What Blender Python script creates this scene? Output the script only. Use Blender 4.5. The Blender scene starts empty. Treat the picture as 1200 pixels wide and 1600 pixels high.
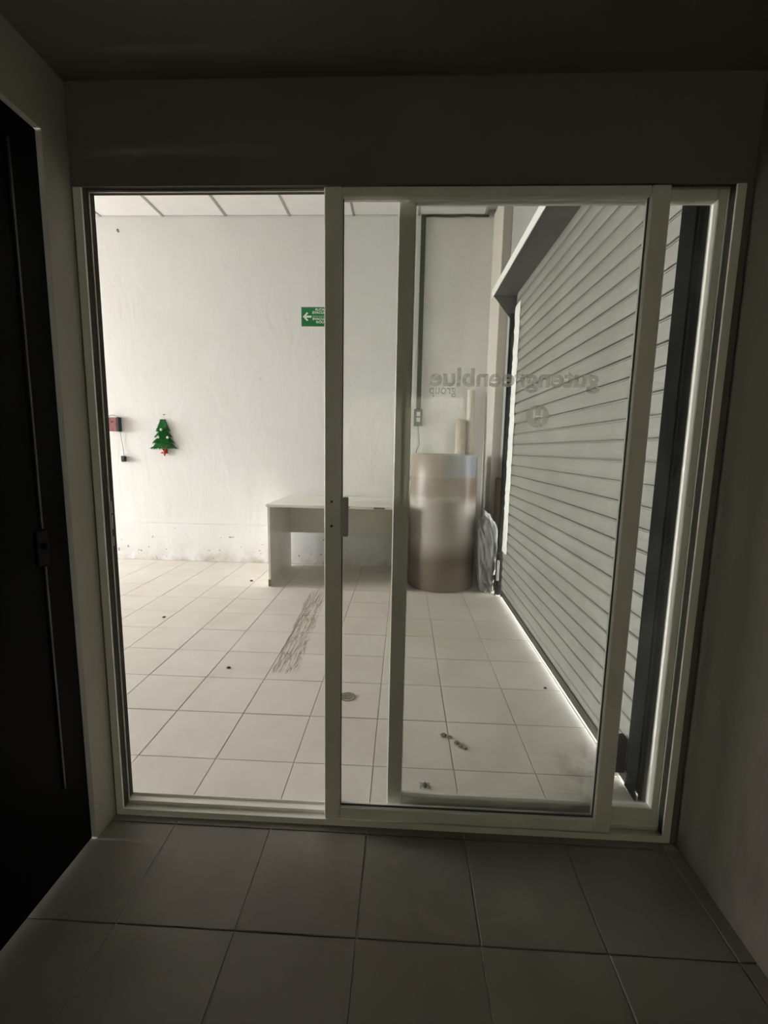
import bpy, bmesh, math, random
from mathutils import Vector, Matrix
random.seed(7)
scene = bpy.context.scene
COL = scene.collection

# ------------------------------------------------------------------ camera
F_PX = 703.8
cam_data = bpy.data.cameras.new('camera')
cam_data.sensor_fit = 'HORIZONTAL'
cam_data.sensor_width = 36.0
cam_data.lens = F_PX / 1200.0 * 36.0
cam_data.clip_start = 0.02
cam_data.clip_end = 400
cam = bpy.data.objects.new('camera', cam_data)
COL.objects.link(cam)
R = ((0.998875, -0.041038, -0.023750), (0.043919, 0.989559, 0.137271), (0.017869, -0.138160, 0.990249))
right = Vector((R[0][0], R[1][0], R[2][0])); fwd = Vector((R[0][1], R[1][1], R[2][1])); up = Vector((R[0][2], R[1][2], R[2][2]))
mw = Matrix.Identity(4)
for i in range(3):
    mw[i][0] = right[i]; mw[i][1] = up[i]; mw[i][2] = -fwd[i]
mw[0][3], mw[1][3], mw[2][3] = 0.763, -1.405, 1.307
cam.matrix_world = mw
scene.camera = cam

# ------------------------------------------------------------------ world, light, exposure
world = bpy.data.worlds.new('overcast_sky'); scene.world = world
world.use_nodes = True
bg = world.node_tree.nodes['Background']
bg.inputs['Color'].default_value = (0.99, 0.993, 1.0, 1)
bg.inputs['Strength'].default_value = 14.0
scene.view_settings.view_transform = 'Standard'
scene.view_settings.look = 'None'
scene.view_settings.gamma = 1.0
scene.view_settings.use_curve_mapping = False
scene.view_settings.exposure = 1.34
scene.cycles.caustics_reflective = False
scene.cycles.sample_clamp_indirect = 8.0

T = 1.0 / 3.0                 # floor tile pitch
ROW0 = 0.302                  # y of one cross joint
XW = -8.2                     # left wall of the bright room
YB = 3.54                     # its back wall
ZC = 3.66                     # its ceiling
OPEN_Y0, OPEN_Y1, OPEN_Z = 0.5, 3.35, 3.0      # street entrance in the left wall
ld = bpy.data.lights.new('entrance_daylight', 'AREA')
ld.shape = 'RECTANGLE'; ld.size = OPEN_Z; ld.size_y = OPEN_Y1 - OPEN_Y0
ld.cycles.is_portal = True
lo = bpy.data.objects.new('entrance_daylight', ld); COL.objects.link(lo)
lo.location = (XW - 0.08, (OPEN_Y0 + OPEN_Y1) / 2, OPEN_Z / 2)
lo.rotation_euler = (0, math.radians(-90), 0)

# ------------------------------------------------------------------ materials
def nt(name):
    m = bpy.data.materials.new(name); m.use_nodes = True
    t = m.node_tree
    return m, t, t.nodes['Principled BSDF']
def N(t, kind, **kw):
    n = t.nodes.new(kind)
    for k, v in kw.items():
        if k.startswith('_'): setattr(n, k[1:], v)
        else: n.inputs[k].default_value = v
    return n
def L(t, a, b): t.links.new(a, b)
def math_n(t, op, a=None, b=None, c=None):
    n = t.nodes.new('ShaderNodeMath'); n.operation = op
    for i, v in enumerate((a, b, c)):
        if v is None: continue
        if isinstance(v, (int, float)): n.inputs[i].default_value = v
        else: L(t, v, n.inputs[i])
    return n.outputs[0]
def mixc(t, fac, a, b):
    n = t.nodes.new('ShaderNodeMix'); n.data_type = 'RGBA'
    for sock, v in ((n.inputs[0], fac), (n.inputs[6], a), (n.inputs[7], b)):
        if isinstance(v, (int, float)): sock.default_value = v
        elif isinstance(v, tuple): sock.default_value = (*v[:3], 1)
        else: L(t, v, sock)
    return n.outputs[2]
def ramp(t, src, a, b):
    n = t.nodes.new('ShaderNodeMapRange'); n.clamp = True
    L(t, src, n.inputs[0]); n.inputs[1].default_value = a; n.inputs[2].default_value = b
    return n.outputs[0]
def pos(t):
    g = t.nodes.new('ShaderNodeNewGeometry'); return g.outputs['Position']
def noise(t, vec, scale, detail=4.0, rough=0.55, dist=0.0, stretch=None):
    n = t.nodes.new('ShaderNodeTexNoise')
    n.inputs['Scale'].default_value = scale; n.inputs['Detail'].default_value = detail
    n.inputs['Roughness'].default_value = rough; n.inputs['Distortion'].default_value = dist
    if stretch:
        mp = t.nodes.new('ShaderNodeMapping'); mp.inputs['Scale'].default_value = stretch
        L(t, vec, mp.inputs['Vector']); vec = mp.outputs[0]
    L(t, vec, n.inputs['Vector'])
    return n.outputs['Fac']
def bump(t, bsdf, h, strength=0.3, dist=0.01):
    b = t.nodes.new('ShaderNodeBump'); b.inputs['Strength'].default_value = strength; b.inputs['Distance'].default_value = dist
    L(t, h, b.inputs['Height']); L(t, b.outputs[0], bsdf.inputs['Normal'])

def simple(name, col, rough=0.5, metal=0.0, var=0.08, scale=12.0, bstr=0.0, spec=0.5, stretch=None):
    m, t, b = nt(name)
    tc = t.nodes.new('ShaderNodeTexCoord')
    f = noise(t, tc.outputs['Object'], scale, stretch=stretch)
    dark = tuple(c * (1 - var) for c in col); lite = tuple(min(1, c * (1 + var)) for c in col)
    L(t, mixc(t, ramp(t, f, 0.3, 0.7), dark, lite), b.inputs['Base Color'])
    b.inputs['Roughness'].default_value = rough; b.inputs['Metallic'].default_value = metal
    b.inputs['Specular IOR Level'].default_value = spec
    if bstr: bump(t, b, f, bstr, 0.004)
    return m

def plaster(name, col, stain, base_dirt=True, rough=0.85, bstr=0.35, stain_amt=0.5, streak=None):
    m, t, b = nt(name); p = pos(t)
    big = noise(t, p, 3.0 if streak else 1.1, 5, 0.6, 0, streak); fine = noise(t, p, 9, 8, 0.62); trowel = noise(t, p, 5.5, 6, 0.6, 0.9, (1, 1, 0.35))
    c = mixc(t, math_n(t, 'MULTIPLY', ramp(t, big, 0.48, 0.78), stain_amt), col, stain)
    spots = ramp(t, noise(t, p, 17, 3, 0.5), 0.735, 0.76)
    c = mixc(t, math_n(t, 'MULTIPLY', spots, 0.18), c, (0.33, 0.30, 0.26))
    if base_dirt:
        s = t.nodes.new('ShaderNodeSeparateXYZ'); L(t, p, s.inputs[0])
        low = ramp(t, s.outputs['Z'], 0.30, 0.0)
        d = math_n(t, 'MULTIPLY', math_n(t, 'POWER', low, 2.2), ramp(t, noise(t, p, 6, 6, 0.65), 0.38, 0.68))
        c = mixc(t, math_n(t, 'MULTIPLY', d, 0.75), c, (0.40, 0.34, 0.26))
        chips = math_n(t, 'MULTIPLY', ramp(t, noise(t, p, 22, 2, 0.5), 0.70, 0.73), ramp(t, s.outputs['Z'], 0.42, 0.34))
        c = mixc(t, math_n(t, 'MULTIPLY', chips, 0.8), c, (0.28, 0.24, 0.19))
    L(t, c, b.inputs['Base Color']); b.inputs['Roughness'].default_value = rough
    b.inputs['Specular IOR Level'].default_value = 0.25
    h = math_n(t, 'ADD', math_n(t, 'MULTIPLY', fine, 0.35), trowel)
    bump(t, b, h, bstr, 0.012)
    return m

def tile_material(name, ca, cb):
    m, t, b = nt(name); p = pos(t)
    s = t.nodes.new('ShaderNodeSeparateXYZ'); L(t, p, s.inputs[0]); X, Y = s.outputs['X'], s.outputs['Y']
    oi = t.nodes.new('ShaderNodeObjectInfo')
    cl = noise(t, p, 2.2, 6, 0.6, 0.6); fn = noise(t, p, 26, 5, 0.6)
    c = mixc(t, ramp(t, cl, 0.35, 0.68), ca, cb)
    c = mixc(t, math_n(t, 'MULTIPLY', oi.outputs['Random'], 0.22), c, tuple(k * 0.9 for k in ca))
    # grime patches with a shape of their own
    g = ramp(t, noise(t, p, 3.1, 7, 0.66, 1.2), 0.60, 0.80)
    c = mixc(t, math_n(t, 'MULTIPLY', g, 0.30), c, (0.45, 0.40, 0.33))
    # long scribbled scuff marks left by something dragged over the tiles
    xc = math_n(t, 'SUBTRACT', X, math_n(t, 'MULTIPLY_ADD', Y, -0.058, 0.160))
    wob = math_n(t, 'MULTIPLY', math_n(t, 'SUBTRACT', noise(t, p, 7, 3, 0.5), 0.5), 0.05)
    xc = math_n(t, 'ADD', xc, wob)
    across = math_n(t, 'MULTIPLY', ramp(t, xc, -0.085, -0.070), ramp(t, xc, 0.085, 0.06))
    along = math_n(t, 'MULTIPLY', ramp(t, Y, 1.03, 1.075), ramp(t, Y, 2.60, 2.40))
    mp = t.nodes.new('ShaderNodeMapping'); mp.inputs['Scale'].default_value = (1, 0.05, 1)
    L(t, p, mp.inputs['Vector'])
    w1 = noise(t, mp.outputs[0], 46, 2, 0.5, 0.15)
    line1 = ramp(t, math_n(t, 'ABSOLUTE', math_n(t, 'SUBTRACT', w1, 0.5)), 0.055, 0.015)
    w2 = noise(t, p, 22, 2, 0.5, 0.2, (1.4, 0.16, 1))
    line2 = ramp(t, math_n(t, 'ABSOLUTE', math_n(t, 'SUBTRACT', w2, 0.5)), 0.03, 0.008)
    edge = math_n(t, 'MULTIPLY', ramp(t, math_n(t, 'ABSOLUTE', math_n(t, 'ADD', xc, 0.07)), 0.012, 0.003), 0.9)
    ln = math_n(t, 'MAXIMUM', math_n(t, 'MAXIMUM', line1, math_n(t, 'MULTIPLY', line2, 0.8)), edge)
    sc = math_n(t, 'MULTIPLY', math_n(t, 'MULTIPLY', across, along), math_n(t, 'MULTIPLY_ADD', ln, 0.70, 0.08))
    c = mixc(t, sc, c, (0.20, 0.155, 0.10))
    # dried whitish splash by the glass
    dx = math_n(t, 'SUBTRACT', X, 1.02); dy = math_n(t, 'SUBTRACT', Y, 0.57)
    r2 = math_n(t, 'ADD', math_n(t, 'MULTIPLY', dx, dx), math_n(t, 'MULTIPLY', math_n(t, 'MULTIPLY', dy, dy), 0.6))
    spl = math_n(t, 'MULTIPLY', ramp(t, r2, 0.010, 0.001), ramp(t, fn, 0.42, 0.60))
    c = mixc(t, math_n(t, 'MULTIPLY', spl, 0.5), c, (0.80, 0.78, 0.70))
    # dirty corner beside the shutter foot
    ex = math_n(t, 'SUBTRACT', X, 1.60); ey = math_n(t, 'SUBTRACT', Y, 0.30)
    r3 = math_n(t, 'ADD', math_n(t, 'MULTIPLY', ex, ex), math_n(t, 'MULTIPLY', ey, ey))
    dc = math_n(t, 'MULTIPLY', ramp(t, r3, 0.06, 0.002), ramp(t, noise(t, p, 9, 6, 0.65), 0.38, 0.62))
    c = mixc(t, math_n(t, 'MULTIPLY', dc, 0.65), c, (0.22, 0.20, 0.16))
    L(t, c, b.inputs['Base Color'])
    L(t, math_n(t, 'MULTIPLY_ADD', fn, 0.22, 0.30), b.inputs['Roughness'])
    b.inputs['Specular IOR Level'].default_value = 0.45
    bump(t, b, math_n(t, 'ADD', math_n(t, 'MULTIPLY', cl, 0.6), math_n(t, 'MULTIPLY', fn, 0.12)), 0.12, 0.01)
    return m

def glass_material(name, tint):
    m = bpy.data.materials.new(name); m.use_nodes = True; t = m.node_tree
    t.nodes.remove(t.nodes['Principled BSDF']); out = t.nodes['Material Output']
    tr = N(t, 'ShaderNodeBsdfTransparent'); tr.inputs[0].default_value = (*tint, 1)
    gl = N(t, 'ShaderNodeBsdfGlossy'); gl.inputs['Roughness'].default_value = 0.02
    df = N(t, 'ShaderNodeBsdfTranslucent'); df.inputs[0].default_value = (0.75, 0.75, 0.70, 1)
    fr = N(t, 'ShaderNodeFresnel'); fr.inputs['IOR'].default_value = 1.45
    p = pos(t)
    smear = ramp(t, noise(t, p, 3.0, 5, 0.6, 0.8), 0.45, 0.75)
    mx1 = t.nodes.new('ShaderNodeMixShader'); L(t, math_n(t, 'MULTIPLY_ADD', smear, 0.035, 0.008), mx1.inputs[0])
    L(t, tr.outputs[0], mx1.inputs[1]); L(t, df.outputs[0], mx1.inputs[2])
    mx2 = t.nodes.new('ShaderNodeMixShader'); L(t, math_n(t, 'MULTIPLY', fr.outputs[0], 0.6), mx2.inputs[0])
    L(t, mx1.outputs[0], mx2.inputs[1]); L(t, gl.outputs[0], mx2.inputs[2])
    L(t, mx2.outputs[0], out.inputs['Surface'])
    return m
def vinyl_material():
    m = bpy.data.materials.new('frosted_vinyl'); m.use_nodes = True; t = m.node_tree
    t.nodes.remove(t.nodes['Principled BSDF']); out = t.nodes['Material Output']
    tr = N(t, 'ShaderNodeBsdfTransparent'); tr.inputs[0].default_value = (0.93, 0.93, 0.91, 1)
    df = N(t, 'ShaderNodeBsdfTranslucent'); df.inputs[0].default_value = (0.80, 0.80, 0.75, 1)
    fc = ramp(t, noise(t, pos(t), 40, 3), 0.2, 0.8)
    mx = t.nodes.new('ShaderNodeMixShader'); L(t, math_n(t, 'MULTIPLY_ADD', fc, 0.15, 0.22), mx.inputs[0])
    L(t, tr.outputs[0], mx.inputs[1]); L(t, df.outputs[0], mx.inputs[2]); L(t, mx.outputs[0], out.inputs['Surface'])
    return m

def roll_material():
    m, t, b = nt('brown_wrapped_roll'); p = pos(t)
    s = t.nodes.new('ShaderNodeSeparateXYZ'); L(t, p, s.inputs[0]); Z = s.outputs['Z']
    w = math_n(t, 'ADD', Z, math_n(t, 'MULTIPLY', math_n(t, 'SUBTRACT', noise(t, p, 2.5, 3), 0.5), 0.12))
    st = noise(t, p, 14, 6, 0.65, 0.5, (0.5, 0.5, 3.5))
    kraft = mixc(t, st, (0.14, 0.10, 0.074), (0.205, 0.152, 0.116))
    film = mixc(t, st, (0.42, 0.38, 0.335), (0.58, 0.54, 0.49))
    reflection_band = math_n(t, 'MULTIPLY', ramp(t, w, 0.30, 0.46), ramp(t, w, 0.90, 0.80))  # pale grey band is the reflection over the roll, painted on
    c = mixc(t, math_n(t, 'MULTIPLY', reflection_band, 0.85), kraft, film)
    reflection_top = ramp(t, Z, 1.055, 1.065)
    tc = mixc(t, ramp(t, s.outputs['X'], 1.10, 1.17), (0.24, 0.185, 0.145), (0.19, 0.205, 0.23))  # two-tone top, the same reflection put into the colour
    c = mixc(t, math_n(t, 'MULTIPLY', reflection_top, 0.8), c, tc)
    L(t, c, b.inputs['Base Color']); b.inputs['Roughness'].default_value = 0.38
    b.inputs['Specular IOR Level'].default_value = 0.5
    bump(t, b, st, 0.15, 0.006)
    return m

def zinc_material():
    m, t, b = nt('painted_shutter_steel'); p = pos(t)
    a = noise(t, p, 1.7, 5, 0.6); g = noise(t, p, 60, 4, 0.7, 0, (1, 0.4, 1))
    st = noise(t, p, 7, 5, 0.6, 0.3, (1, 0.25, 2))
    c = mixc(t, ramp(t, a, 0.35, 0.7), (0.28, 0.278, 0.25), (0.345, 0.343, 0.312))
    c = mixc(t, math_n(t, 'MULTIPLY', ramp(t, st, 0.55, 0.8), 0.35), c, (0.28, 0.265, 0.225))
    L(t, c, b.inputs['Base Color']); b.inputs['Metallic'].default_value = 0.15
    L(t, math_n(t, 'MULTIPLY_ADD', g, 0.25, 0.36), b.inputs['Roughness'])
    bump(t, b, g, 0.08, 0.003)
    return m

M = {}
M['wall'] = plaster('white_plaster', (0.86, 0.855, 0.84), (0.80, 0.77, 0.725), True, bstr=0.42, stain_amt=0.65)
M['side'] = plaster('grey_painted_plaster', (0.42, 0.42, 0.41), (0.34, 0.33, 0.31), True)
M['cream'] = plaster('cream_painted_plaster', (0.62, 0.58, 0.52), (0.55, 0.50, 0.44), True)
M['near'] = plaster('darkened_lobby_plaster', (0.44, 0.42, 0.355), (0.36, 0.33, 0.27), False, bstr=0.2, stain_amt=0.7)  # wall colour lowered so the lobby's dimness is painted in
M['header'] = plaster('shaded_header_plaster', (0.16, 0.152, 0.122), (0.13, 0.118, 0.092), False, bstr=0.2, stain_amt=0.6)  # header plaster darkened, its shade is part of the colour
M['stained'] = plaster('stained_darkened_plaster', (0.21, 0.19, 0.15), (0.085, 0.055, 0.038), False, bstr=0.5, stain_amt=0.95, streak=(1, 1, 0.3))  # brown stains over a base darkened to hold the lobby's shade
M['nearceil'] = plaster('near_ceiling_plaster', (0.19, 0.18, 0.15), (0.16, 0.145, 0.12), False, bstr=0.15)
M['panel'] = simple('white_ceiling_panel', (0.80, 0.79, 0.78), 0.8, var=0.04, scale=3, bstr=0.05)
M['tbar'] = simple('grey_ceiling_bar', (0.36, 0.35, 0.33), 0.5)
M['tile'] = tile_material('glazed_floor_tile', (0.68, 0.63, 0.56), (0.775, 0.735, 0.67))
M['tile2'] = tile_material('darkened_lobby_tile', (0.19, 0.17, 0.14), (0.25, 0.228, 0.188))  # same floor tile, darkened to put the lobby's dim light into its colour
M['grout'] = simple('brown_grey_grout', (0.40, 0.36, 0.30), 0.9, var=0.25, scale=20)
M['alu'] = simple('cream_painted_aluminium', (0.76, 0.745, 0.66), 0.42, var=0.05, scale=9, stretch=(1, 1, 0.2))
M['alu2'] = simple('grey_aluminium_handle', (0.40, 0.41, 0.39), 0.4, var=0.08, scale=60)
M['shade_fill'] = simple('channel_shade_dark', (0.075, 0.072, 0.058), 0.9, var=0.2, scale=80, spec=0.1)
M['rubber'] = simple('dark_glazing_gasket', (0.05, 0.05, 0.042), 0.7)
M['screw'] = simple('dark_screw_head', (0.06, 0.055, 0.05), 0.4, 0.6)
M['glass'] = glass_material('clear_glass', (0.968, 0.974, 0.962))
M['vinyl'] = vinyl_material()
def frosted_material():
    m = bpy.data.materials.new('fill_window_glass'); m.use_nodes = True; t = m.node_tree
    t.nodes.remove(t.nodes['Principled BSDF']); out = t.nodes['Material Output']
    df = N(t, 'ShaderNodeBsdfTranslucent'); f = noise(t, pos(t), 6, 4)
    L(t, mixc(t, f, (0.25, 0.245, 0.215), (0.30, 0.295, 0.26)), df.inputs[0]); L(t, df.outputs[0], out.inputs['Surface'])
    return m
M['frost'] = frosted_material()  # glass of the added fill window behind the camera
M['black'] = simple('black_door_paint', (0.0025, 0.0025, 0.0027), 0.6, var=0.2, spec=0.06)
M['blackedge'] = simple('worn_black_edge', (0.030, 0.029, 0.031), 0.4, var=0.2)
M['lock'] = simple('dark_brown_lock', (0.006, 0.004, 0.003), 0.6, spec=0.1)
M['zinc'] = zinc_material()
M['guide'] = simple('dark_green_black_steel', (0.011, 0.012, 0.011), 0.8, var=0.3, spec=0.0)
M['rail'] = simple('dark_bottom_rail', (0.045, 0.040, 0.028), 0.55, var=0.3)
M['hood'] = simple('grey_hood_steel', (0.11, 0.11, 0.105), 0.6, var=0.15, scale=4)
M['whitewash'] = simple('rough_whitewash', (0.90, 0.89, 0.86), 0.8, var=0.04, scale=30, bstr=0.4)
M['lip'] = simple('white_hood_edge', (0.74, 0.73, 0.69), 0.5, var=0.05)
M['desk'] = simple('white_laminate', (0.82, 0.80, 0.72), 0.35, var=0.03, scale=5)
M['chip'] = simple('brown_chipboard_core', (0.20, 0.14, 0.09), 0.85, var=0.2, scale=60)
M['signgreen'] = simple('green_sign_plastic', (0.012, 0.20, 0.055), 0.4, var=0.08)
M['signwhite'] = simple('white_sign_print', (0.82, 0.85, 0.78), 0.5, var=0.02)
M['tinsel'] = simple('green_tinsel', (0.010, 0.20, 0.022), 0.32, 0.0, var=0.75, scale=70)
M['tinselback'] = simple('green_card_backing', (0.006, 0.09, 0.014), 0.6, var=0.2)
M['flower'] = simple('silver_white_bauble', (0.72, 0.80, 0.70), 0.3, var=0.1, scale=50)
M['redstar'] = simple('red_tinsel', (0.45, 0.035, 0.012), 0.35, var=0.6, scale=70)
M['redbox'] = simple('dull_red_box', (0.27, 0.085, 0.085), 0.5, var=0.35, scale=25)
M['dark'] = simple('dark_plastic', (0.025, 0.026, 0.025), 0.45, var=0.2)
M['wire'] = simple('grey_cable', (0.16, 0.16, 0.15), 0.5)
M['conduit'] = simple('grey_green_conduit', (0.06, 0.072, 0.055), 0.6, spec=0.2, var=0.15, scale=8)
M['switch'] = simple('white_switch', (0.66, 0.66, 0.62), 0.4)
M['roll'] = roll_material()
M['tubew'] = simple('pale_cardboard_tube', (0.76, 0.72, 0.64), 0.75, var=0.06)
M['tubeb'] = simple('brown_cardboard_tube', (0.50, 0.42, 0.34), 0.8, var=0.1)
M['film'] = simple('grey_plastic_film', (0.27, 0.27, 0.265), 0.6, var=0.3, scale=11, bstr=0.3)
M['gap_shadow'] = simple('gap_shadow_brown', (0.055, 0.042, 0.030), 0.8, var=0.3)
M['drain'] = simple('worn_steel_drain', (0.33, 0.31, 0.26), 0.45, 0.4, var=0.3, scale=90)
M['crumb'] = simple('dark_brown_grit', (0.06, 0.045, 0.03), 0.8, var=0.3)
M['debris'] = simple('brown_mud', (0.20, 0.155, 0.10), 0.85, var=0.3, scale=60)
M['bright'] = simple('bright_metal', (0.72, 0.71, 0.66), 0.25, 0.7)
M['street'] = simple('grey_concrete_ground', (0.45, 0.44, 0.42), 0.9, var=0.12, scale=2)

# ------------------------------------------------------------------ mesh helpers
ORG = {}
def box(bm, x0, x1, y0, y1, z0, z1, bev=0.0):
    x0, x1 = sorted((x0, x1)); y0, y1 = sorted((y0, y1)); z0, z1 = sorted((z0, z1))
    vs = [bm.verts.new(c) for c in ((x0,y0,z0),(x1,y0,z0),(x1,y1,z0),(x0,y1,z0),(x0,y0,z1),(x1,y0,z1),(x1,y1,z1),(x0,y1,z1))]
    fs = [bm.faces.new([vs[i] for i in f]) for f in ((3,2,1,0),(4,5,6,7),(0,1,5,4),(1,2,6,5),(2,3,7,6),(3,0,4,7))]
    if bev:
        es = list({e for f in fs for e in f.edges})
        bmesh.ops.bevel(bm, geom=es, offset=bev, segments=1, affect='EDGES')
def prism(bm, pts, axis, a, b):
    """pts: outline in the two other axes, extruded along axis from a to b"""
    def P(u, v, w):
        return {'x': (w, u, v), 'y': (u, w, v), 'z': (u, v, w)}[axis]
    lo_ = [bm.verts.new(P(u, v, a)) for u, v in pts]; hi = [bm.verts.new(P(u, v, b)) for u, v in pts]
    n = len(pts)
    bm.faces.new(lo_[::-1]); bm.faces.new(hi)
    for i in range(n):
        bm.faces.new((lo_[i], lo_[(i+1) % n], hi[(i+1) % n], hi[i]))
    bmesh.ops.recalc_face_normals(bm, faces=bm.faces)
def tube(bm, pts, r, n=10):
    pts = [Vector(p) for p in pts]; rings = []
    for i, p in enumerate(pts):
        d = (pts[min(i+1, len(pts)-1)] - pts[max(i-1, 0)]).normalized()
        a = d.orthogonal().normalized() if i == 0 else (rings[-1][1] - d * rings[-1][1].dot(d)).normalized()
        b = d.cross(a); rr = r[i] if isinstance(r, (list, tuple)) else r
        rings.append(([bm.verts.new(p + (a * math.cos(2*math.pi*k/n) + b * math.sin(2*math.pi*k/n)) * rr) for k in range(n)], a))
    for (A, _), (B, _) in zip(rings, rings[1:]):
        for k in range(n): bm.faces.new((A[k], A[(k+1) % n], B[(k+1) % n], B[k]))
    bm.faces.new(rings[0][0][::-1]); bm.faces.new(rings[-1][0])
def lathe(bm, prof, cx, cy, n=48):
    rings = [[bm.verts.new((cx + r*math.cos(2*math.pi*k/n), cy + r*math.sin(2*math.pi*k/n), z)) for k in range(n)] for r, z in prof]
    for A, B in zip(rings, rings[1:]):
        for k in range(n): bm.faces.new((A[k], A[(k+1) % n], B[(k+1) % n], B[k]))
    bm.faces.new(rings[0][::-1]); bm.faces.new(rings[-1])
def empty(name, loc):
    o = bpy.data.objects.new(name, None); COL.objects.link(o); o.location = loc
    o.empty_display_size = 0.05
    ORG[o] = Vector(loc); return o
def obj(name, bm, mat, parent=None, origin=None, smooth=False, props=None):
    """bm in world coordinates; the origin of a part is its parent's, of a thing its own base"""
    if parent is not None: o0 = ORG[parent]
    elif origin is not None: o0 = Vector(origin)
    else: o0 = Vector((0, 0, 0))
    if o0.length: bmesh.ops.translate(bm, verts=bm.verts, vec=-o0)
    me = bpy.data.meshes.new(name); bm.to_mesh(me); bm.free()
    if smooth:
        for p in me.polygons: p.use_smooth = True
    me.materials.append(M[mat])
    o = bpy.data.objects.new(name, me); COL.objects.link(o)
    if parent is not None: o.parent = parent
    else: o.location = o0
    ORG[o] = o0.copy()
    if props:
        for k, v in props.items(): o[k] = v
    return o
def tag(o, label, cat, group=None):
    o['label'] = label; o['category'] = cat
    if group: o['group'] = group
    return o
def struct(name, bm, mat, **kw):
    o = obj(name, bm, mat, **kw); o['kind'] = 'structure'; return o
def bmx(*boxes, bev=0.0):
    bm = bmesh.new()
    for b_ in boxes: box(bm, *b_, bev=bev)
    return bm
def copy_of(o, parent, loc=None):
    c = o.copy(); COL.objects.link(c); c.parent = parent
    if loc is not None: c.location = loc
    return c
def curve_mesh(cu, name):
    ob = bpy.data.objects.new(name, cu); COL.objects.link(ob)
    dg = bpy.context.evaluated_depsgraph_get(); dg.update()
    me = bpy.data.meshes.new_from_object(ob.evaluated_get(dg))
    bpy.data.objects.remove(ob)
    return me
def text_mesh(body, size, width=None, bold=0.0, extrude=0.0004, align='LEFT'):
    cu = bpy.data.curves.new('lettering', 'FONT'); cu.body = body; cu.size = size; cu.offset = bold
    cu.extrude = extrude; cu.resolution_u = 3; cu.align_x = align
    me = curve_mesh(cu, 'lettering'); bpy.data.curves.remove(cu)
    xs = [v.co.x for v in me.vertices]
    if width and xs:
        k = width / (max(xs) - min(xs)); x0 = min(xs)
        for v in me.vertices: v.co.x = (v.co.x - x0) * k
    return me
def link_mesh(name, me, mat, parent, world_matrix):
    me.transform(Matrix.Translation(-ORG[parent]) @ world_matrix)
    me.materials.clear(); me.materials.append(M[mat])
    o = bpy.data.objects.new(name, me); COL.objects.link(o); o.parent = parent; ORG[o] = ORG[parent].copy()
    return o

# ------------------------------------------------------------------ the setting: floor and its tiles
NX0, NX1 = -0.233, 1.712           # the dark lobby between its two side walls
NZ = 2.33; NY = -3.8
floor = struct('floor', bmx((XW - 0.15, 1.87, -0.02, YB + 0.15, -0.12, -0.004), (NX0 - 0.6, NX1 + 0.15, NY - 0.1, -0.02, -0.12, -0.004)), 'grout')
g = 0.0034
tb = bmesh.new(); box(tb, g/2, T - g/2, g/2, T - g/2, -0.02, 0.0, bev=0.0016)
tile_me = bpy.data.meshes.new('floor_tile'); tb.to_mesh(tile_me); tb.free(); tile_me.materials.append(M['tile'])
tile2_me = tile_me.copy(); tile2_me.materials.clear(); tile2_me.materials.append(M['tile2'])
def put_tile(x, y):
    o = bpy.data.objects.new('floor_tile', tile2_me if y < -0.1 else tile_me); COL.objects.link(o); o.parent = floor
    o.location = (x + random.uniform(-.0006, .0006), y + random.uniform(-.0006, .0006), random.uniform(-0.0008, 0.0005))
rest = bmesh.new(); rest2 = bmesh.new()
for i in range(-25, 5):
    for j in range(-14, 10):
        x, y = i * T, ROW0 + j * T
        near = j < -1
        if near and (i < -1): continue
        if y + T > YB + 0.02 or x < XW: continue
        if near:
            if y > -1.45: put_tile(x, y)
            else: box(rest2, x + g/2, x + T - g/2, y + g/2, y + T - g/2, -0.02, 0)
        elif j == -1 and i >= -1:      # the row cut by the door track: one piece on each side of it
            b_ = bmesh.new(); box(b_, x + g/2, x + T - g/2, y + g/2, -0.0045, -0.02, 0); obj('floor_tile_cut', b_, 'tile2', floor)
            b_ = bmesh.new(); box(b_, x + g/2, x + T - g/2, 0.0885, y + T - g/2, -0.02, 0); obj('floor_tile_cut', b_, 'tile', floor)
        elif i >= -9 and j > -1: put_tile(x, y)
        elif j >= 0: box(rest, x + g/2, x + T - g/2, y + g/2, y + T - g/2, -0.02, 0)
        elif j == -1: box(rest, x + g/2, x + T - g/2, 0.11, y + T - g/2, -0.02, 0)
# cut pieces along the back wall and the two right-hand strips
yl = ROW0 + 9 * T
while yl + T <= YB + 0.02: yl += T
for i in range(-9, 5):
    b_ = bmesh.new(); box(b_, i*T + g/2, (i+1)*T - g/2, yl + g/2, YB + 0.01, -0.02, 0, bev=0.0016); obj('floor_tile_cut', b_, 'tile', floor)
for j in range(-6, 10):
    y = ROW0 + j * T
    if j == -1: continue
    b_ = bmesh.new(); box(b_, 5*T + g/2, 1.715 if j < -1 else 1.85, y + g/2, min(y + T, YB) - g/2, -0.02, 0, bev=0.0016); obj('floor_tile_cut', b_, 'tile2' if j < -1 else 'tile', floor)
for i in range(-25, -9): box(rest, i*T + g/2, (i+1)*T - g/2, yl + g/2, YB, -0.02, 0)
obj('floor_tiling', rest, 'tile', floor, props={'kind': 'stuff'})
obj('floor_tiling', rest2, 'tile2', floor, props={'kind': 'stuff'})
struct('ground_street', bmx((1.87, 40, -30, 40, -0.16, -0.03)), 'street')
struct('ground_yard', bmx((-40, XW - 0.15, -30, 40, -0.16, -0.03)), 'street')
struct('ground_rear', bmx((XW - 0.15, 1.87, -30, NY - 0.15, -0.16, -0.03)), 'street')

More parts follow.
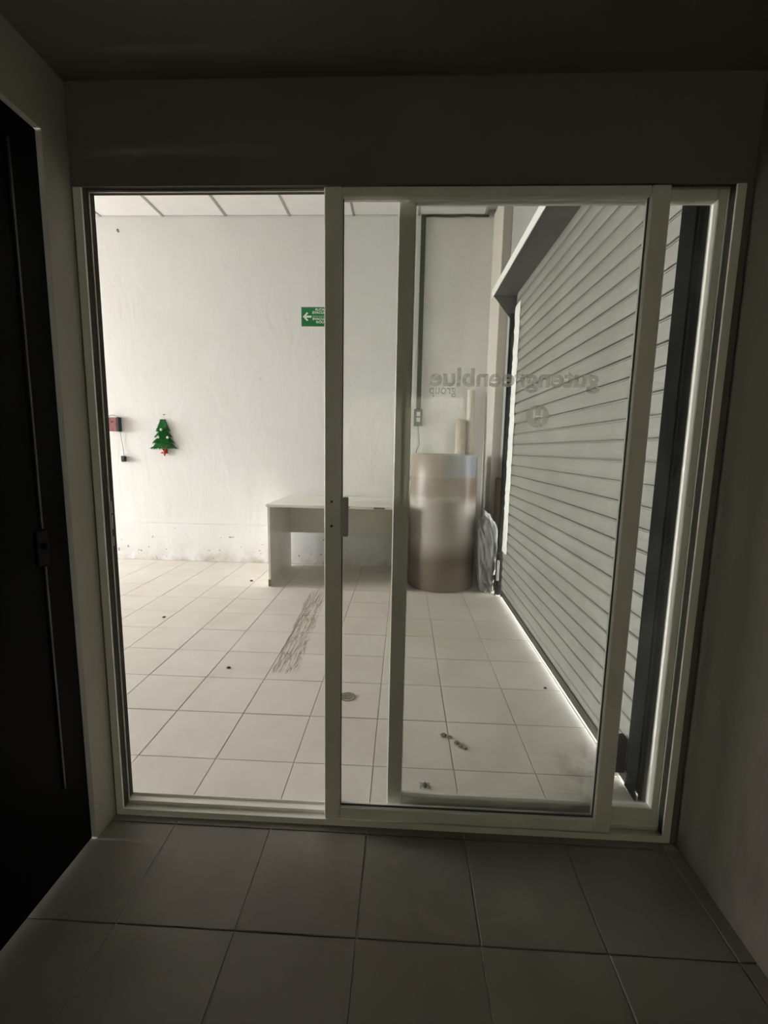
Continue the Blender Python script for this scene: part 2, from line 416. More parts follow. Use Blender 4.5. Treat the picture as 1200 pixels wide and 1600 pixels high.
# ------------------------------------------------------------------ walls
struct('wall_back', bmx((XW - 0.15, 1.87, YB, YB + 0.15, -0.05, 3.95)), 'wall')
struct('baseboard_back', bmx((XW, 0.70, YB - 0.012, YB, 0.0, 0.435), bev=0.004), 'wall')
wl = bmx((XW - 0.15, XW, 0.0, OPEN_Y0, -0.05, 3.95), (XW - 0.15, XW, OPEN_Y1, YB, -0.05, 3.95), (XW - 0.15, XW, OPEN_Y0, OPEN_Y1, OPEN_Z, 3.95))
struct('wall_left', wl, 'wall')
FX0, FX1, FZ = -0.262, 1.727, 2.112      # outside of the door frame
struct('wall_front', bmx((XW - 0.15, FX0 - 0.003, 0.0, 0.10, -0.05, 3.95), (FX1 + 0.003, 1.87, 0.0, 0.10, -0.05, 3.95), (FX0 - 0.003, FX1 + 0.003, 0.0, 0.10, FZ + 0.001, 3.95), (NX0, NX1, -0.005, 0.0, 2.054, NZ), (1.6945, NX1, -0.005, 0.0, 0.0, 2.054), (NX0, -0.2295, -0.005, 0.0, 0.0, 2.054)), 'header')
SY0, SY1, SZ = 0.175, 2.70, 2.62         # shutter opening in the right wall
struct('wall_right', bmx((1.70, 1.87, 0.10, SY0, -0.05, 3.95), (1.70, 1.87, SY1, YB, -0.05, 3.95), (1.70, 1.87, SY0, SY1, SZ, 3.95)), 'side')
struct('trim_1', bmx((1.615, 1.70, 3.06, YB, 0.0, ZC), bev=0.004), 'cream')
struct('trim_2', bmx((1.665, 1.70, 2.72, 3.06, 0.0, 1.05), bev=0.004), 'chip')
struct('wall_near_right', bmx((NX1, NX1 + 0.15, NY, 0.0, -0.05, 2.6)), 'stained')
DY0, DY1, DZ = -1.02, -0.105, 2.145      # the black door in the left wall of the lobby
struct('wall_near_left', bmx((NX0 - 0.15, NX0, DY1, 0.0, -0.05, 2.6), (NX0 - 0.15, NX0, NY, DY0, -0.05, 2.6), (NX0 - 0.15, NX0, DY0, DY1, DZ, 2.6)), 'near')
WX0, WX1, WZ0, WZ1 = 0.0, 1.50, 0.65, 1.95   # unseen frosted window added behind the camera to brighten the door frame
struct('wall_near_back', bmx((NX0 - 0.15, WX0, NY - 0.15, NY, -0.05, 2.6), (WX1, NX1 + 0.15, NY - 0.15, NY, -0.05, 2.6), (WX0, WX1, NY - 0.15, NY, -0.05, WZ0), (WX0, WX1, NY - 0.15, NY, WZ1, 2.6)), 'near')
w1 = struct('fill_window', bmx((WX0, WX0 + 0.04, NY - 0.10, NY - 0.05, WZ0, WZ1), (WX1 - 0.04, WX1, NY - 0.10, NY - 0.05, WZ0, WZ1), (WX0 + 0.04, WX1 - 0.04, NY - 0.10, NY - 0.05, WZ0, WZ0 + 0.04), (WX0 + 0.04, WX1 - 0.04, NY - 0.10, NY - 0.05, WZ1 - 0.04, WZ1), (0.73, 0.77, NY - 0.10, NY - 0.05, WZ0 + 0.04, WZ1 - 0.04)), 'alu')
obj('fill_window_pane', bmx((WX0 + 0.04, 0.73, NY - 0.08, NY - 0.076, WZ0 + 0.04, WZ1 - 0.04)), 'frost', w1)
obj('fill_window_pane', bmx((0.77, WX1 - 0.04, NY - 0.08, NY - 0.076, WZ0 + 0.04, WZ1 - 0.04)), 'frost', w1)
# near ceiling
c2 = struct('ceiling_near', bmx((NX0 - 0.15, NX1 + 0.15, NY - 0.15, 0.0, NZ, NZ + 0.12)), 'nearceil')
# bright room ceiling: slab, hanging bars and lay-in panels
ceil = struct('ceiling', bmx((XW - 0.15, 1.87, 0.0, YB + 0.15, ZC + 0.05, ZC + 0.29)), 'wall')
CP = 0.6636; CX0 = -2.458
pb = bmesh.new(); box(pb, 0.010, CP - 0.010, 0.010, CP - 0.010, 0.0, 0.02, bev=0.003)
pan_me = bpy.data.meshes.new('ceiling_panel'); pb.to_mesh(pan_me); pb.free(); pan_me.materials.append(M['panel'])
for i in range(-9, 7):
    x = CX0 + i * CP
    for j in range(6):
        y = YB - (j + 1) * CP
        if y < -0.55 or x + CP > 1.95 : continue
        x1 = x + CP
        if x1 > 1.87 or y < 0.1 or x < XW:
            b_ = bmesh.new(); box(b_, max(x, XW) + .01, min(x1, 1.70) - .01, max(y, 0.1) + .01, y + CP - .01, ZC, ZC + .02); obj('ceiling_panel_cut', b_, 'panel', ceil)
        else:
            o = bpy.data.objects.new('ceiling_panel', pan_me); COL.objects.link(o); o.parent = ceil; o.location = (x, y, ZC + random.uniform(0, .003))
    if x > XW: obj('ceiling_bar', bmx((x - 0.012, x + 0.012, 0.1, YB, ZC - 0.004, ZC + 0.03)), 'tbar', ceil)
for j in range(1, 6):
    y = YB - j * CP
    if y > 0.12: obj('ceiling_bar', bmx((XW, 1.70, y - 0.012, y + 0.012, ZC - 0.0045, ZC + 0.03)), 'tbar', ceil)

# ------------------------------------------------------------------ door_1: the aluminium door frame with its fixed pane
d1 = empty('door_1', (0.73, 0.04, 0.0)); d1['kind'] = 'structure'
d1['label'] = 'cream aluminium sliding door frame with fixed right-hand pane'
YF = (0.0, 0.041, 0.084)       # front, middle and rear fin of the two-track profile
def jamb(xo, xi, s):
    bm = bmesh.new()
    box(bm, xo, xo + s * 0.010, 0.001, 0.088, 0.0, FZ)
    for y, d in ((0.0, 0.0), (0.039, 0.004), (0.083, 0.030)):
        box(bm, xo + s * 0.0101, xi - s * d, y, y + 0.0030, 0.012, FZ - 0.012)
    box(bm, xi - s * 0.024, xi, -0.004, 0.0, 0.0, 2.0535)
    box(bm, xi - s * 0.024, xi - s * 0.020, 0.0, 0.0005, 0.0, 2.0535)
    return bm
obj('jamb', jamb(FX0, -0.205, 1), 'alu', d1)
obj('jamb', jamb(FX1, 1.670, -1), 'alu', d1)
HX0, HX1 = FX0 + 0.011, FX1 - 0.011
hb = bmx((HX0, HX1, 0.001, 0.088, FZ - 0.006, FZ), (HX0, HX1, 0.0385, 0.0425, 2.061, FZ - 0.006), (HX0, HX1, 0.083, 0.0865, 2.078, FZ - 0.006))
obj('head_track', hb, 'alu', d1)
sb = bmx((FX0 + 0.011, FX1 - 0.011, 0.0, 0.088, 0.0, 0.006), (-0.2045, 1.6695, -0.004, 0.0, 0.0, 0.023),
         (FX0 + 0.011, FX1 - 0.011, 0.0395, 0.0425, 0.006, 0.02), (FX0 + 0.011, FX1 - 0.011, 0.083, 0.086, 0.006, 0.014))
obj('sill_track', sb, 'alu', d1)
def shade_fill(*bs): obj('channel_shade', bmx(*bs), 'shade_fill', d1)  # dark blocks that paint in the shade inside the frame channels
shade_fill((HX0, HX1, 0.001, 0.038, 2.067, FZ - 0.0065)); shade_fill((HX0, HX1, 0.043, 0.0825, 2.0745, FZ - 0.0065))
shade_fill((FX0 + 0.0105, -0.2125, 0.0035, 0.0385, 0.012, 2.066)); shade_fill((FX0 + 0.0105, -0.2215, 0.0425, 0.0815, 0.012, 2.074))
shade_fill((1.6775, FX1 - 0.0105, 0.0035, 0.0385, 0.012, 2.066)); shade_fill((1.684, FX1 - 0.0105, 0.0425, 0.0815, 0.012, 2.074))
shade_fill((-0.212, 0.515, 0.0005, 0.012, 0.0062, 0.010))
# fixed leaf in the rear track
def stile(x0, x1, y0, y1, z0, z1): return bmx((x0, x1, y0, y1, z0, z1), bev=0.0025)
obj('stile', stile(0.731, 0.783, 0.047, 0.079, 0.016, 2.066), 'alu', d1)
obj('stile', stile(1.652, 1.683, 0.047, 0.079, 0.016, 2.066), 'alu', d1)
obj('rail', bmx((0.7835, 1.6515, 0.049, 0.078, 0.016, 0.082), bev=0.0025), 'alu', d1)
obj('rail', bmx((0.7835, 1.6515, 0.049, 0.078, 2.036, 2.066), bev=0.0025), 'alu', d1)
fp = obj('glass_pane', bmx((0.779, 1.656, 0.0615, 0.0655, 0.078, 2.040)), 'glass', d1)
# old adhesive patches on the left jamb
pa = bmesh.new()
for z, w in ((1.10, 0.02), (1.05, 0.024), (0.985, 0.016)): box(pa, -0.2042, -0.2028, 0.0385, 0.041, z - w, z + w)
obj('adhesive_patch', pa, 'lip', d1)

# ------------------------------------------------------------------ the sliding leaf (front track, pushed open to the right)
sp = empty('sliding_door_leaf', (1.015, 0.02, 0.012))
tag(sp, 'sliding glass door leaf pushed open, cream aluminium frame with frosted lettering', 'sliding door')
Y0, Y1 = -0.003, 0.034
obj('stile', stile(0.516, 0.569, Y0, Y1, 0.024, 2.052), 'alu', sp)
obj('stile', stile(1.440, 1.493, Y0, Y1, 0.024, 2.052), 'alu', sp)
obj('rail', bmx((0.5695, 1.4395, Y0 + .002, Y1 - .002, 0.024, 0.068), bev=0.002), 'alu', sp)
obj('rail', bmx((0.5695, 1.4395, Y0 + .002, Y1 - .002, 2.026, 2.052), bev=0.002), 'alu', sp)
gp = obj('glass_pane', bmx((0.565, 1.444, 0.0135, 0.0175, 0.064, 2.030)), 'glass', sp)
gk = bmesh.new()
for s in ((0.569, 0.5715, 0.012, 0.019, 0.068, 2.026), (1.4375, 1.440, 0.012, 0.019, 0.068, 2.026), (0.572, 1.437, 0.012, 0.019, 0.0675, 0.070)): box(gk, *s)
obj('gasket', gk, 'rubber', sp)
hd = bmesh.new(); box(hd, 0.571, 0.5915, -0.012, 0.010, 1.030, 1.155, bev=0.002)
hnd = obj('handle', hd, 'alu2', sp)
for z in (1.062, 1.140):
    b_ = bmesh.new(); tube(b_, [(0.539, -0.0052, z), (0.539, -0.002, z)], 0.0038, 10); obj('screw', b_, 'screw', sp)
# frosted lettering read from the bright room, so it runs from right to left here
YT = 0.0182
FACE = Matrix(((-1, 0, 0, 0), (0, 0, 1, 0), (0, 1, 0, 0), (0, 0, 0, 1)))      # text plane turned to face +y
def on_glass(body, size, width, bold, xr, zb, name='lettering'):
    me = text_mesh(body, size, width, bold)
    return link_mesh(name, me, 'vinyl', gp, Matrix.Translation((xr, YT, zb)) @ FACE)
on_glass('gutengreenblue', 0.074, 0.511, 0.0022, 1.347, 1.503)
on_glass('group', 0.040, 0.082, 0.0003, 0.918, 1.478)
cu = bpy.data.curves.new('emblem', 'CURVE'); cu.dimensions = '2D'; cu.fill_mode = 'BOTH'; cu.extrude = 0.0004
def poly(pts):
    s = cu.splines.new('POLY'); s.points.add(len(pts) - 1); s.use_cyclic_u = True
    for p_, (a, b) in zip(s.points, pts): p_.co = (a, b, 0, 1)
poly([(0.034 * math.cos(2*math.pi*k/40), 0.034 * math.sin(2*math.pi*k/40)) for k in range(40)])
w = 0.0035
poly([(-.012-w, -.02), (-.012+w, -.02), (-.012+w, -.0025), (.012-w, -.0025), (.012-w, -.02), (.012+w, -.02), (.012+w, .02), (.012-w, .02), (.012-w, .0025), (-.012+w, .0025), (-.012+w, .02), (-.012-w, .02)])
link_mesh('emblem', curve_mesh(cu, 'emblem'), 'vinyl', gp, Matrix.Translation((1.169, YT, 1.415)) @ FACE)

# ------------------------------------------------------------------ door_2: black door in the lobby's left wall
d2 = empty('door_2', (NX0 - 0.03, DY1, 0.0)); d2['kind'] = 'structure'
d2['label'] = 'black painted door in the left wall of the dark lobby'
obj('door_leaf', bmx((NX0 - 0.055, NX0 - 0.012, DY0 + 0.004, DY1 - 0.004, 0.006, DZ - 0.004), bev=0.003), 'black', d2)
obj('edge_strip', bmx((NX0 - 0.012, NX0 - 0.006, -0.212, -0.206, 0.27, 0.96)), 'blackedge', d2)
obj('edge_strip', bmx((NX0 - 0.012, NX0 - 0.006, -0.212, -0.206, 1.07, 2.06)), 'blackedge', d2)
lk = obj('lock', bmx((NX0 - 0.012, NX0 - 0.006, -0.235, -0.185, 0.965, 1.065), bev=0.004), 'lock', d2)
b_ = bmesh.new(); tube(b_, [(NX0 - 0.003, -0.21, 1.02), (NX0 + 0.004, -0.21, 1.02), (NX0 + 0.007, -0.21, 1.02)], [0.009, 0.009, 0.006], 12); obj('knob', b_, 'lock', lk)

# ------------------------------------------------------------------ roller shutter in the right wall
XS = 1.683
rs = empty('roller_shutter', (XS, 1.4, 0.0))
tag(rs, 'closed grey steel roller shutter with ribbed slats and dark side guides', 'roller shutter')
SLY0, SLY1 = 0.235, 2.600
SH = 0.0845; Z0 = 0.011
prof = [(0.010, -0.0012), (0.010, 0.0030), (-0.0035, 0.0045), (-0.0058, 0.010), (-0.0085, 0.024), (-0.0088, 0.040), (-0.0070, 0.056), (-0.0045, 0.068),
        (-0.0030, 0.0745), (-0.0002, 0.0755), (-0.0002, 0.0768), (-0.0035, 0.0778), (-0.0040, 0.0815), (0.003, 0.0832), (0.010, 0.0843)]
outline = prof + [(0.013, 0.0843), (0.013, -0.0012)]
b_ = bmesh.new(); prism(b_, outline, 'y', 0.0, SLY1 - SLY0)
sl_me = bpy.data.meshes.new('slat'); b_.to_mesh(sl_me); b_.free(); sl_me.materials.append(M['zinc'])
for k in range(31):
    o = bpy.data.objects.new('slat', sl_me); COL.objects.link(o); o.parent = rs
    o.location = (random.uniform(-.0008, .0008), SLY0 - 1.4 + random.uniform(-.004, .004), Z0 + 0.005 * (k == 0) + k * SH)
br = obj('bottom_rail', bmx((XS - 0.018, XS - 0.0105, SLY0 + .01, SLY1 + 0.02, 0.015, 0.064), bev=0.003), 'rail', rs)
b_ = bmesh.new(); tube(b_, [(XS - 0.03, 2.52, 0.032), (XS - 0.012, 2.52, 0.032)], 0.012, 10); obj('stop_bolt', b_, 'dark', br)
obj('side_guide', bmx((XS - 0.0135, XS - 0.0095, 0.180, 0.262, 0.0, 2.60), (XS + 0.0155, XS + 0.019, 0.165, 0.262, 0.0, 2.60), (XS - 0.0095, XS + 0.0155, 0.165, 0.170, 0.0, 2.60)), 'guide', rs)
obj('side_guide', bmx((XS - 0.045, XS + 0.0, 2.628, 2.668, 0.0, 2.46), (XS - 0.0, XS + 0.017, 2.660, 2.668, 0.0, 2.46)), 'guide', rs)
# rough white plaster strip over the far ends of the slats
bm = bmesh.new(); zz = 0.42; px = []
while zz < 2.52:
    px.append((zz, 2.455 + random.uniform(-.012, .012), 2.622 + random.uniform(-.006, .002), random.uniform(0, .006))); zz += random.uniform(.02, .045)
ra = [[bm.verts.new(c) for c in ((XS - 0.0115, a, z), (XS - 0.016 - d, a + .02, z), (XS - 0.015 - d, b - .02, z), (XS - 0.0115, b, z))] for z, a, b, d in px]
for A, B in zip(ra, ra[1:]):
    for k in range(4): bm.faces.new((A[k], A[(k+1) % 4], B[(k+1) % 4], B[k]))
bm.faces.new(ra[0]); bm.faces.new(ra[-1]); bmesh.ops.recalc_face_normals(bm, faces=bm.faces)
obj('plaster_strip', bm, 'whitewash', rs)
hd = obj('hood', bmx((1.492, 1.70, 0.105, 2.70, 2.612, 2.625), (1.69, 1.70, 0.105, 2.70, 2.57, 2.612)), 'hood', rs)
obj('hood_lip', bmx((1.484, 1.4915, 0.105, 2.705, 2.604, 2.668), bev=0.002), 'whitewash', hd)
b_ = bmesh.new(); prism(b_, [(1.495, 2.611), (1.698, 2.611), (1.70, 2.36), (1.655, 2.36), (1.635, 2.44)], 'y', 2.672, 2.678); obj('end_bracket', b_, 'hood', rs)
obj('leak_block', bmx((1.690, 1.699, 2.585, 2.671, 2.30, 2.568)), 'hood', rs)  # added plate that blocks daylight leaking past the hood end
# foot latch at the far guide
b_ = bmx((1.618, 1.626, 2.606, 2.618, 0.0, 0.38), (1.618, 1.665, 2.606, 2.618, 0.38, 0.40), (1.652, 1.664, 2.606, 2.618, 0.10, 0.38)); lt = obj('foot_latch', b_, 'rail', rs)
b_ = bmesh.new(); box(b_, 1.630, 1.650, 2.602, 2.622, 0.14, 0.33, bev=0.004); obj('latch_bolt', b_, 'lip', lt)
b_ = bmx((1.628, 1.668, 0.262, 0.30, 0.05, 0.20), bev=0.004); fb = obj('foot_bracket', b_, 'guide', rs)
b_ = bmesh.new(); tube(b_, [(1.655, 0.295, 0.028), (1.655, 0.315, 0.028), (1.655, 0.32, 0.028)], [0.016, 0.016, 0.008], 12); obj('bright_bolt', b_, 'bright', fb)

# ------------------------------------------------------------------ desk
dk = empty('office_desk', (0.13, 3.05, 0.0))
tag(dk, 'plain white laminate desk standing against the back wall', 'desk')
ZT = 0.785
dt = obj('desktop', bmx((-0.498, 0.755, 2.655, 3.522, ZT - 0.025, ZT), bev=0.002), 'desk', dk)
obj('chipped_edge', bmx((0.50, 0.60, 2.6535, 2.6545, ZT - 0.021, ZT - 0.006)), 'chip', dt)
obj('chipped_edge', bmx((0.265, 0.285, 2.6535, 2.6545, ZT - 0.010, ZT - 0.003)), 'chip', dt)
s1 = obj('side_panel', bmx((-0.484, -0.462, 2.665, 3.44, 0.004, ZT - 0.0255), bev=0.001), 'desk', dk)
s2 = obj('side_panel', bmx((0.715, 0.737, 2.665, 3.44, 0.004, ZT - 0.0255), bev=0.001), 'desk', dk)
obj('damaged_corner', bmx((-0.4855, -0.4605, 2.6615, 2.6645, 0.004, 0.070)), 'chip', s1)
obj('modesty_panel', bmx((-0.4615, 0.7145, 3.415, 3.433, 0.385, ZT - 0.0255), bev=0.001), 'desk', dk)
obj('glide', bmx((-0.48, -0.466, 2.69, 2.71, 0.0, 0.004)), 'dark', dk); obj('glide', bmx((0.719, 0.733, 3.38, 3.40, 0.0, 0.004)), 'dark', dk)

# ------------------------------------------------------------------ evacuation sign
sg = empty('evacuation_sign', (-0.145, YB, 2.577))
tag(sg, 'green evacuation route sign with white arrow high on back wall', 'sign')
obj('sign_plate', bmx((-0.350, 0.050, YB - 0.005, YB - 0.0003, 2.577, 2.770), bev=0.001), 'signgreen', sg)
YS = YB - 0.0058
FRONT = Matrix(((1, 0, 0, 0), (0, 0, -1, 0), (0, 1, 0, 0), (0, 0, 0, 1)))
ar = bmesh.new(); ax, az = -0.335, 2.674
prism(ar, [(ax, az), (ax + .046, az + .046), (ax + .058, az + .034), (ax + .036, az + .010), (ax + .092, az + .010), (ax + .092, az - .010), (ax + .036, az - .010), (ax + .058, az - .034), (ax + .046, az - .046)], 'y', YS, YS + 0.0006)
obj('arrow', ar, 'signwhite', sg)
for body, size, width, x, z in (('RUTA DE', 0.034, 0.150, -0.200, 2.734), ('EVACUACION', 0.034, 0.235, -0.232, 2.704), ('EVACUATION', 0.034, 0.235, -0.230, 2.641), ('ROUTE', 0.034, 0.130, -0.192, 2.609)):
    link_mesh('lettering', text_mesh(body, size, width, 0.0009), 'signwhite', sg, Matrix.Translation((x, YS, z)) @ FRONT)
obj('divider_line', bmx((-0.232, 0.02, YS, YS + .0006, 2.677, 2.680)), 'signwhite', sg)

# ------------------------------------------------------------------ tinsel christmas tree
tr = empty('christmas_tree_decoration', (-1.893, YB, 1.185))
tag(tr, 'small green tinsel Christmas tree hung on the white back wall', 'decoration')
TX = -1.893
tiers = [(1.275, 0.150, 1.375), (1.335, 0.122, 1.430), (1.400, 0.098, 1.490), (1.465, 0.074, 1.590)]
bk = bmesh.new()
for z, hw, zt in tiers:
    prism(bk, [(TX - hw * .93, z), (TX + hw * .93, z), (TX + hw * .25, zt), (TX, zt + .01 if zt < 1.58 else zt - .01), (TX - hw * .25, zt)], 'y', YB - 0.012, YB - 0.001)
obj('backing', bk, 'tinselback', tr)
def tinsel_strip(bm, c, d, n, l, w_):
    s = d.cross(n).normalized() * w_
    a = c - s; b = c + s; e = c + d * l + n * random.uniform(-.004, .006)
    bm.faces.new([bm.verts.new(v) for v in (a, b, e + s * .25, e - s * .25)])
for z, hw, zt in tiers:
    bm = bmesh.new()
    for k in range(520):
        u = random.uniform(-1, 1); v = random.random() ** 1.6
        half = hw * (1 - v * 0.80)
        c = Vector((TX + u * half, YB - 0.014 - 0.018 * (1 - u*u), z + v * (zt - z)))
        d = Vector((u * .9 + random.uniform(-.5, .5), random.uniform(-.9, -.1), -0.8 + random.uniform(-.4, .5))).normalized()
        tinsel_strip(bm, c, d, Vector((0, -1, 0)), random.uniform(.014, .026), random.uniform(.0015, .0032))
    o = obj('tinsel_tier', bm, 'tinsel', tr); o['kind'] = 'stuff'
for x, z in ((TX - 0.006, 1.475), (TX - 0.045, 1.393), (TX + 0.062, 1.392)):
    b_ = bmesh.new()
    for k in range(5):
        a = 2 * math.pi * k / 5
        bmesh.ops.create_icosphere(b_, subdivisions=1, radius=0.009, matrix=Matrix.Translation((x + .008*math.cos(a), YB - 0.048, z + .008*math.sin(a))))
    bmesh.ops.create_icosphere(b_, subdivisions=1, radius=0.008, matrix=Matrix.Translation((x, YB - 0.053, z)))
    obj('flower_bauble', b_, 'flower', tr, smooth=True)
b_ = bmesh.new()
for k in range(5):
    a = math.pi/2 + 2*math.pi*k/5 + math.pi
    c = Vector((TX + 0.006, YB - 0.022, 1.232)); e = c + Vector((math.cos(a), 0, math.sin(a))) * 0.044
    tube(b_, [c, (c + e)/2, e], [0.018, 0.013, 0.003], 6)
obj('star', b_, 'redstar', tr)
obj('trunk', bmx((TX - 0.022, TX + 0.034, YB - 0.018, YB - 0.002, 1.235, 1.285), bev=0.003), 'redstar', tr)
b_ = bmesh.new(); tube(b_, [(TX + .015, YB, 1.640), (TX + .015, YB - 0.02, 1.640)], 0.004, 8); tube(b_, [(TX + .002, YB - .01, 1.641), (TX + .028, YB - .01, 1.639)], 0.0025, 6); obj('nail', b_, 'wire', tr)
b_ = bmesh.new(); tube(b_, [(TX + .015, YB - .012, 1.638), (TX, YB - .01, 1.585)], 0.0006, 5); obj('hanging_thread', b_, 'lip', tr)

# ------------------------------------------------------------------ red box with hanging plug
rb = empty('red_wall_box', (-2.43, YB, 1.447))
tag(rb, 'small dull red wall box with black side and dangling black plug', 'wall box')
bd = obj('body', bmx((-2.50, -2.392, YB - 0.055, YB, 1.450, 1.598), bev=0.004), 'redbox', rb)
obj('side_panel', bmx((-2.3918, -2.368, YB - 0.056, YB, 1.446, 1.602), bev=0.003), 'dark', rb)
b_ = bmesh.new(); prism(b_, [(-2.455, 1.556), (-2.428, 1.556), (-2.441, 1.536)], 'y', YB - 0.0565, YB - 0.0552); obj('dark_mark', b_, 'dark', bd)
b_ = bmesh.new(); tube(b_, [(-2.50, YB - .03, 1.60), (-2.475, YB - .03, 1.622), (-2.43, YB - .03, 1.625), (-2.385, YB - .03, 1.603)], 0.0025, 6); obj('wire_loop', b_, 'wire', rb)
b_ = bmesh.new(); tube(b_, [(-2.378, YB - .02, 1.448), (-2.372, YB - .015, 1.36), (-2.362, YB - .012, 1.27), (-2.352, YB - .02, 1.185)], 0.0028, 6); cd = obj('cord', b_, 'wire', rb)
b_ = bmesh.new(); box(b_, -2.378, -2.330, YB - 0.045, YB - 0.002, 1.115, 1.182, bev=0.009); obj('plug', b_, 'dark', cd)

# ------------------------------------------------------------------ hook high on the wall
b_ = bmesh.new(); tube(b_, [(-2.275, YB, 3.53), (-2.275, YB - .02, 3.525), (-2.272, YB - .03, 3.505), (-2.262, YB - .03, 3.495), (-2.250, YB - .03, 3.503)], 0.006, 8)
hk = obj('wall_hook', b_, 'wire', origin=(-2.27, YB, 3.49)); tag(hk, 'small dark hook near ceiling at upper left of back wall', 'hook')

# ------------------------------------------------------------------ conduit, switch box and wires
cn = empty('electrical_conduit', (0.905, YB, 1.56))
tag(cn, 'grey-green conduit running down back wall to a switch box', 'conduit')
obj('vertical_channel', bmx((0.882, 0.930, YB - 0.028, YB - 0.0005, 1.73, 3.655), bev=0.003), 'conduit', cn)
b_ = bmesh.new(); tube(b_, [(0.90 + k * 0.11, YB - 0.014, 3.645 + (0.006 if k % 3 == 1 else 0)) for k in range(7)], 0.011, 6); obj('cable', b_, 'dark', cn)
sw = obj('switch_box', bmx((0.862, 0.948, YB - 0.05, YB - 0.0005, 1.56, 1.735), bev=0.004), 'conduit', cn)
obj('switch', bmx((0.888, 0.926, YB - 0.056, YB - 0.0505, 1.60, 1.645), bev=0.002), 'switch', sw)
obj('switch', bmx((0.888, 0.926, YB - 0.056, YB - 0.0505, 1.66, 1.705), bev=0.002), 'switch', sw)
b_ = bmesh.new(); tube(b_, [(0.905, YB - .02, 1.56), (0.918, YB - .02, 1.45), (0.925, YB - .02, 1.36), (0.900, YB - .02, 1.30), (0.882, YB - .03, 1.20), (0.84, YB - .04, 1.0), (0.77, YB - .04, 0.84), (0.74, YB - .04, 0.79)], 0.0045, 6); obj('wire', b_, 'wire', cn)
b_ = bmesh.new(); tube(b_, [(0.915, YB - .02, 1.56), (0.930, YB - .02, 1.47), (0.945, YB - .02, 1.36), (0.95, YB - .02, 1.20), (0.95, YB - .02, 1.0)], 0.0045, 6); obj('wire', b_, 'switch', cn)

# ------------------------------------------------------------------ tall brown roll, tubes and the heap beside it
CXR, CYR, RR = 1.148, 2.945, 0.320
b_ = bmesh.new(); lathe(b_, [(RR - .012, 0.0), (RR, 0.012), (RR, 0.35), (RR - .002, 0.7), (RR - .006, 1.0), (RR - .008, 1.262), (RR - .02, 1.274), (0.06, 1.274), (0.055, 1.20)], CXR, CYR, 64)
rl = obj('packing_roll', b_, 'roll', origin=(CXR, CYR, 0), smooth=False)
tag(rl, 'tall brown roll of packing material standing on end beside the desk', 'packing roll')
for p_ in rl.data.polygons: p_.use_smooth = abs(p_.normal.z) < 0.5
def cardboard_tube(name, label, x, y, tx, ty, h, r, mat):
    bm = bmesh.new(); n = 24
    base = Vector((x, y, 0)); top = Vector((tx, ty, h))
    d = (top - base).normalized(); a = d.orthogonal().normalized(); c = d.cross(a)
    def ring(p_, rr): return [bm.verts.new(p_ + (a*math.cos(2*math.pi*k/n) + c*math.sin(2*math.pi*k/n))*rr) for k in range(n)]
    r1, r2, r3, r4 = ring(base + Vector((0,0,.004)), r), ring(top, r), ring(top, r*.82), ring(top - d*.25, r*.82)
    for A, B in ((r1, r2), (r2, r3), (r3, r4)):
        for k in range(n): bm.faces.new((A[k], A[(k+1)%n], B[(k+1)%n], B[k]))
    bm.faces.new(r1[::-1]); bm.faces.new(r4)
    o = obj(name, bm, mat, origin=(x, y, 0)); 
    for p_ in o.data.polygons: p_.use_smooth = len(p_.vertices) == 4
    return tag(o, label, 'cardboard tube')
cardboard_tube('cardboard_tube', 'taller pale cardboard tube leaning in the corner behind the brown roll', 1.455, 3.38, 1.452, 3.46, 1.93, 0.042, 'tubew')
cardboard_tube('cardboard_tube', 'shorter brown cardboard tube leaning behind the tall brown roll', 1.335, 3.36, 1.352, 3.42, 1.625, 0.052, 'tubeb')
# dark board standing in for the shadow between desk and roll
b_ = bmesh.new(); prism(b_, [(3.05, 0.0), (3.50, 0.0), (3.50, 0.86), (3.36, 0.86), (3.10, 0.42)], 'x', 0.79, 0.815)
bo = obj('gap_shadow_sheet', b_, 'gap_shadow', origin=(0.80, 3.2, 0)); tag(bo, 'dark brown board standing in for the shadow between desk and roll', 'sheet')
# grey crumpled film
bm = bmesh.new(); bmesh.ops.create_icosphere(bm, subdivisions=5, radius=1.0)
for v in bm.verts:
    n = v.co.normalized()
    k = 1 + 0.10*math.sin(7*n.x + 3*n.z) + 0.08*math.sin(11*n.y - 5*n.z + 1) + 0.05*math.sin(19*n.z + 13*n.x) + 0.03*math.sin(31*n.x + 27*n.y)
    c = n * k
    c.x = math.copysign(abs(c.x) ** 0.75, c.x); c.y = math.copysign(abs(c.y) ** 0.8, c.y); c.z = math.copysign(abs(c.z) ** 0.7, c.z)
    v.co = Vector((1.548 + c.x * 0.088, 2.735 + c.y * 0.10, max(0.001, 0.36 + c.z * 0.36 - (c.x * 0.03))))
fl = obj('plastic_bundle', bm, 'film', origin=(1.548, 2.735, 0), smooth=True)
tag(fl, 'crumpled grey plastic bundle wedged between brown roll and shutter', 'plastic bundle')

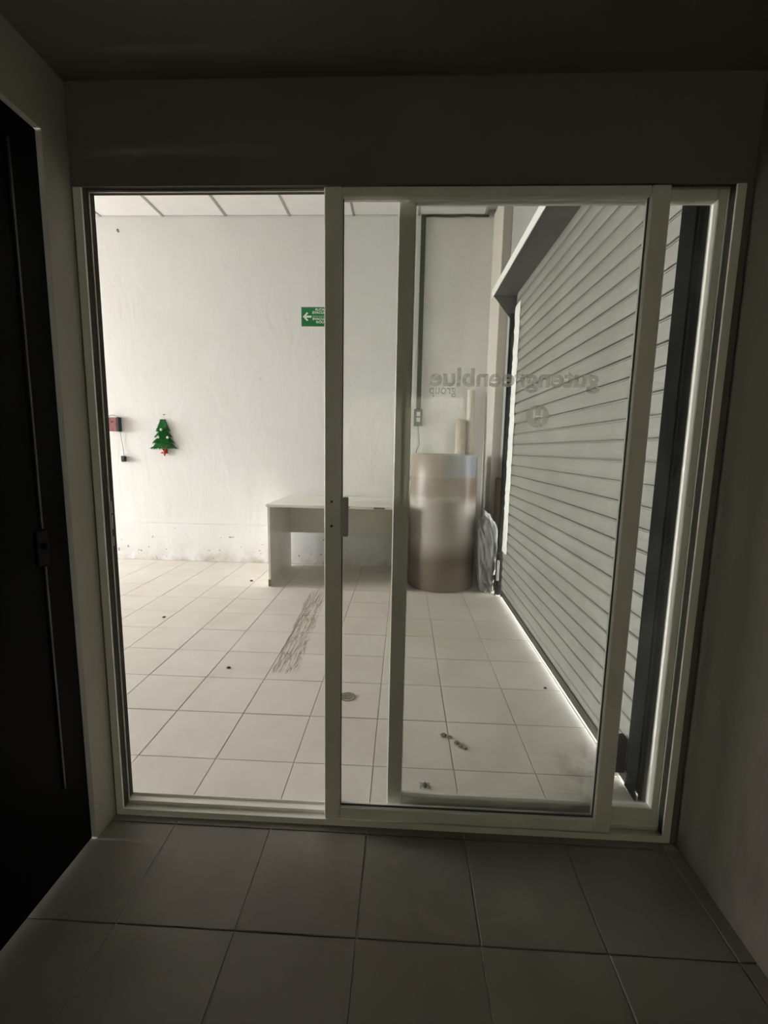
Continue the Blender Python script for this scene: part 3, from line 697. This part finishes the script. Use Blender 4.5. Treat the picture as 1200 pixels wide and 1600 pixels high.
# ------------------------------------------------------------------ floor drain and litter
dr = empty('floor_drain', (0.494, 0.82, 0.0))
tag(dr, 'round worn metal drain cover set in the tiled floor', 'floor drain')
b_ = bmesh.new(); lathe(b_, [(0.043, 0.0006), (0.043, 0.003), (0.040, 0.0045), (0.033, 0.0045), (0.032, 0.0025)], 0.494, 0.82, 32); obj('rim', b_, 'drain', dr)
b_ = bmesh.new()
for k in range(-2, 3):
    hw = math.sqrt(0.029**2 - (k*.011)**2); box(b_, 0.494 - hw, 0.494 + hw, 0.82 + k*.011 - .0035, 0.82 + k*.011 + .0035, 0.0026, 0.0044)
obj('grate', b_, 'drain', dr)
bg_ = empty('dead_insect', (0.876, 0.202, 0.0)); tag(bg_, 'small dead dark insect lying on tile behind the glass', 'insect')
b_ = bmesh.new(); bmesh.ops.create_icosphere(b_, subdivisions=2, radius=1.0)
for v in b_.verts: v.co = Vector((0.876 + v.co.x*.0075, 0.202 + v.co.y*.0155, 0.0065 + v.co.z*.006))
ib = obj('body', b_, 'crumb', bg_, smooth=True)
for s in (-1, 1):
    for dy in (-.008, .0, .008):
        b_ = bmesh.new(); tube(b_, [(0.876 + s*.005, .202 + dy*.5, .006), (0.876 + s*.013, .202 + dy*1.1, .009), (0.876 + s*.020, .202 + dy*1.8, .001)], 0.0011, 5); obj('leg', b_, 'crumb', bg_)
def crumb(x, y, r, mat, name, label, cat, group):
    bm = bmesh.new(); bmesh.ops.create_icosphere(bm, subdivisions=2, radius=r)
    for v in bm.verts:
        v.co *= random.uniform(.8, 1.15); v.co.z = max(v.co.z * .45, -r*.28); v.co += Vector((x, y, r*.28 + .0005))
    tag(obj(name, bm, mat, origin=(x, y, 0)), label, cat, group)
for x, y, r, l in ((-0.25, 1.08, .012, 'dark grit crumb on the tile just left of the scuff marks'),
                   (-0.703, 2.824, .016, 'dark grit crumb on the floor left of the desk foot'),
                   (-1.043, 1.823, .013, 'dark grit crumb lying nearest the left door jamb, far from the desk'),
                   (1.582, 0.987, .010, 'dark grit crumb beside the bright gap under the shutter')):
    crumb(x, y, r, 'crumb', 'grit_crumb', l, 'crumb', 'scattered grit crumbs')
for x, y, r, l in ((0.977, 0.524, .015, 'leftmost and largest brown mud clod, on a tile joint behind glass'),
                   (1.005, 0.512, .010, 'smallest mud clod, second from left in the mud row'),
                   (1.032, 0.473, .014, 'middle clod of the dried mud row behind the glass'),
                   (1.045, 0.452, .011, 'fourth clod from left in the dried mud row'),
                   (1.062, 0.440, .012, 'rightmost clod of the dried mud row behind the glass')):
    crumb(x, y, r, 'debris', 'mud_clod', l, 'mud clod', 'row of dried mud clods')
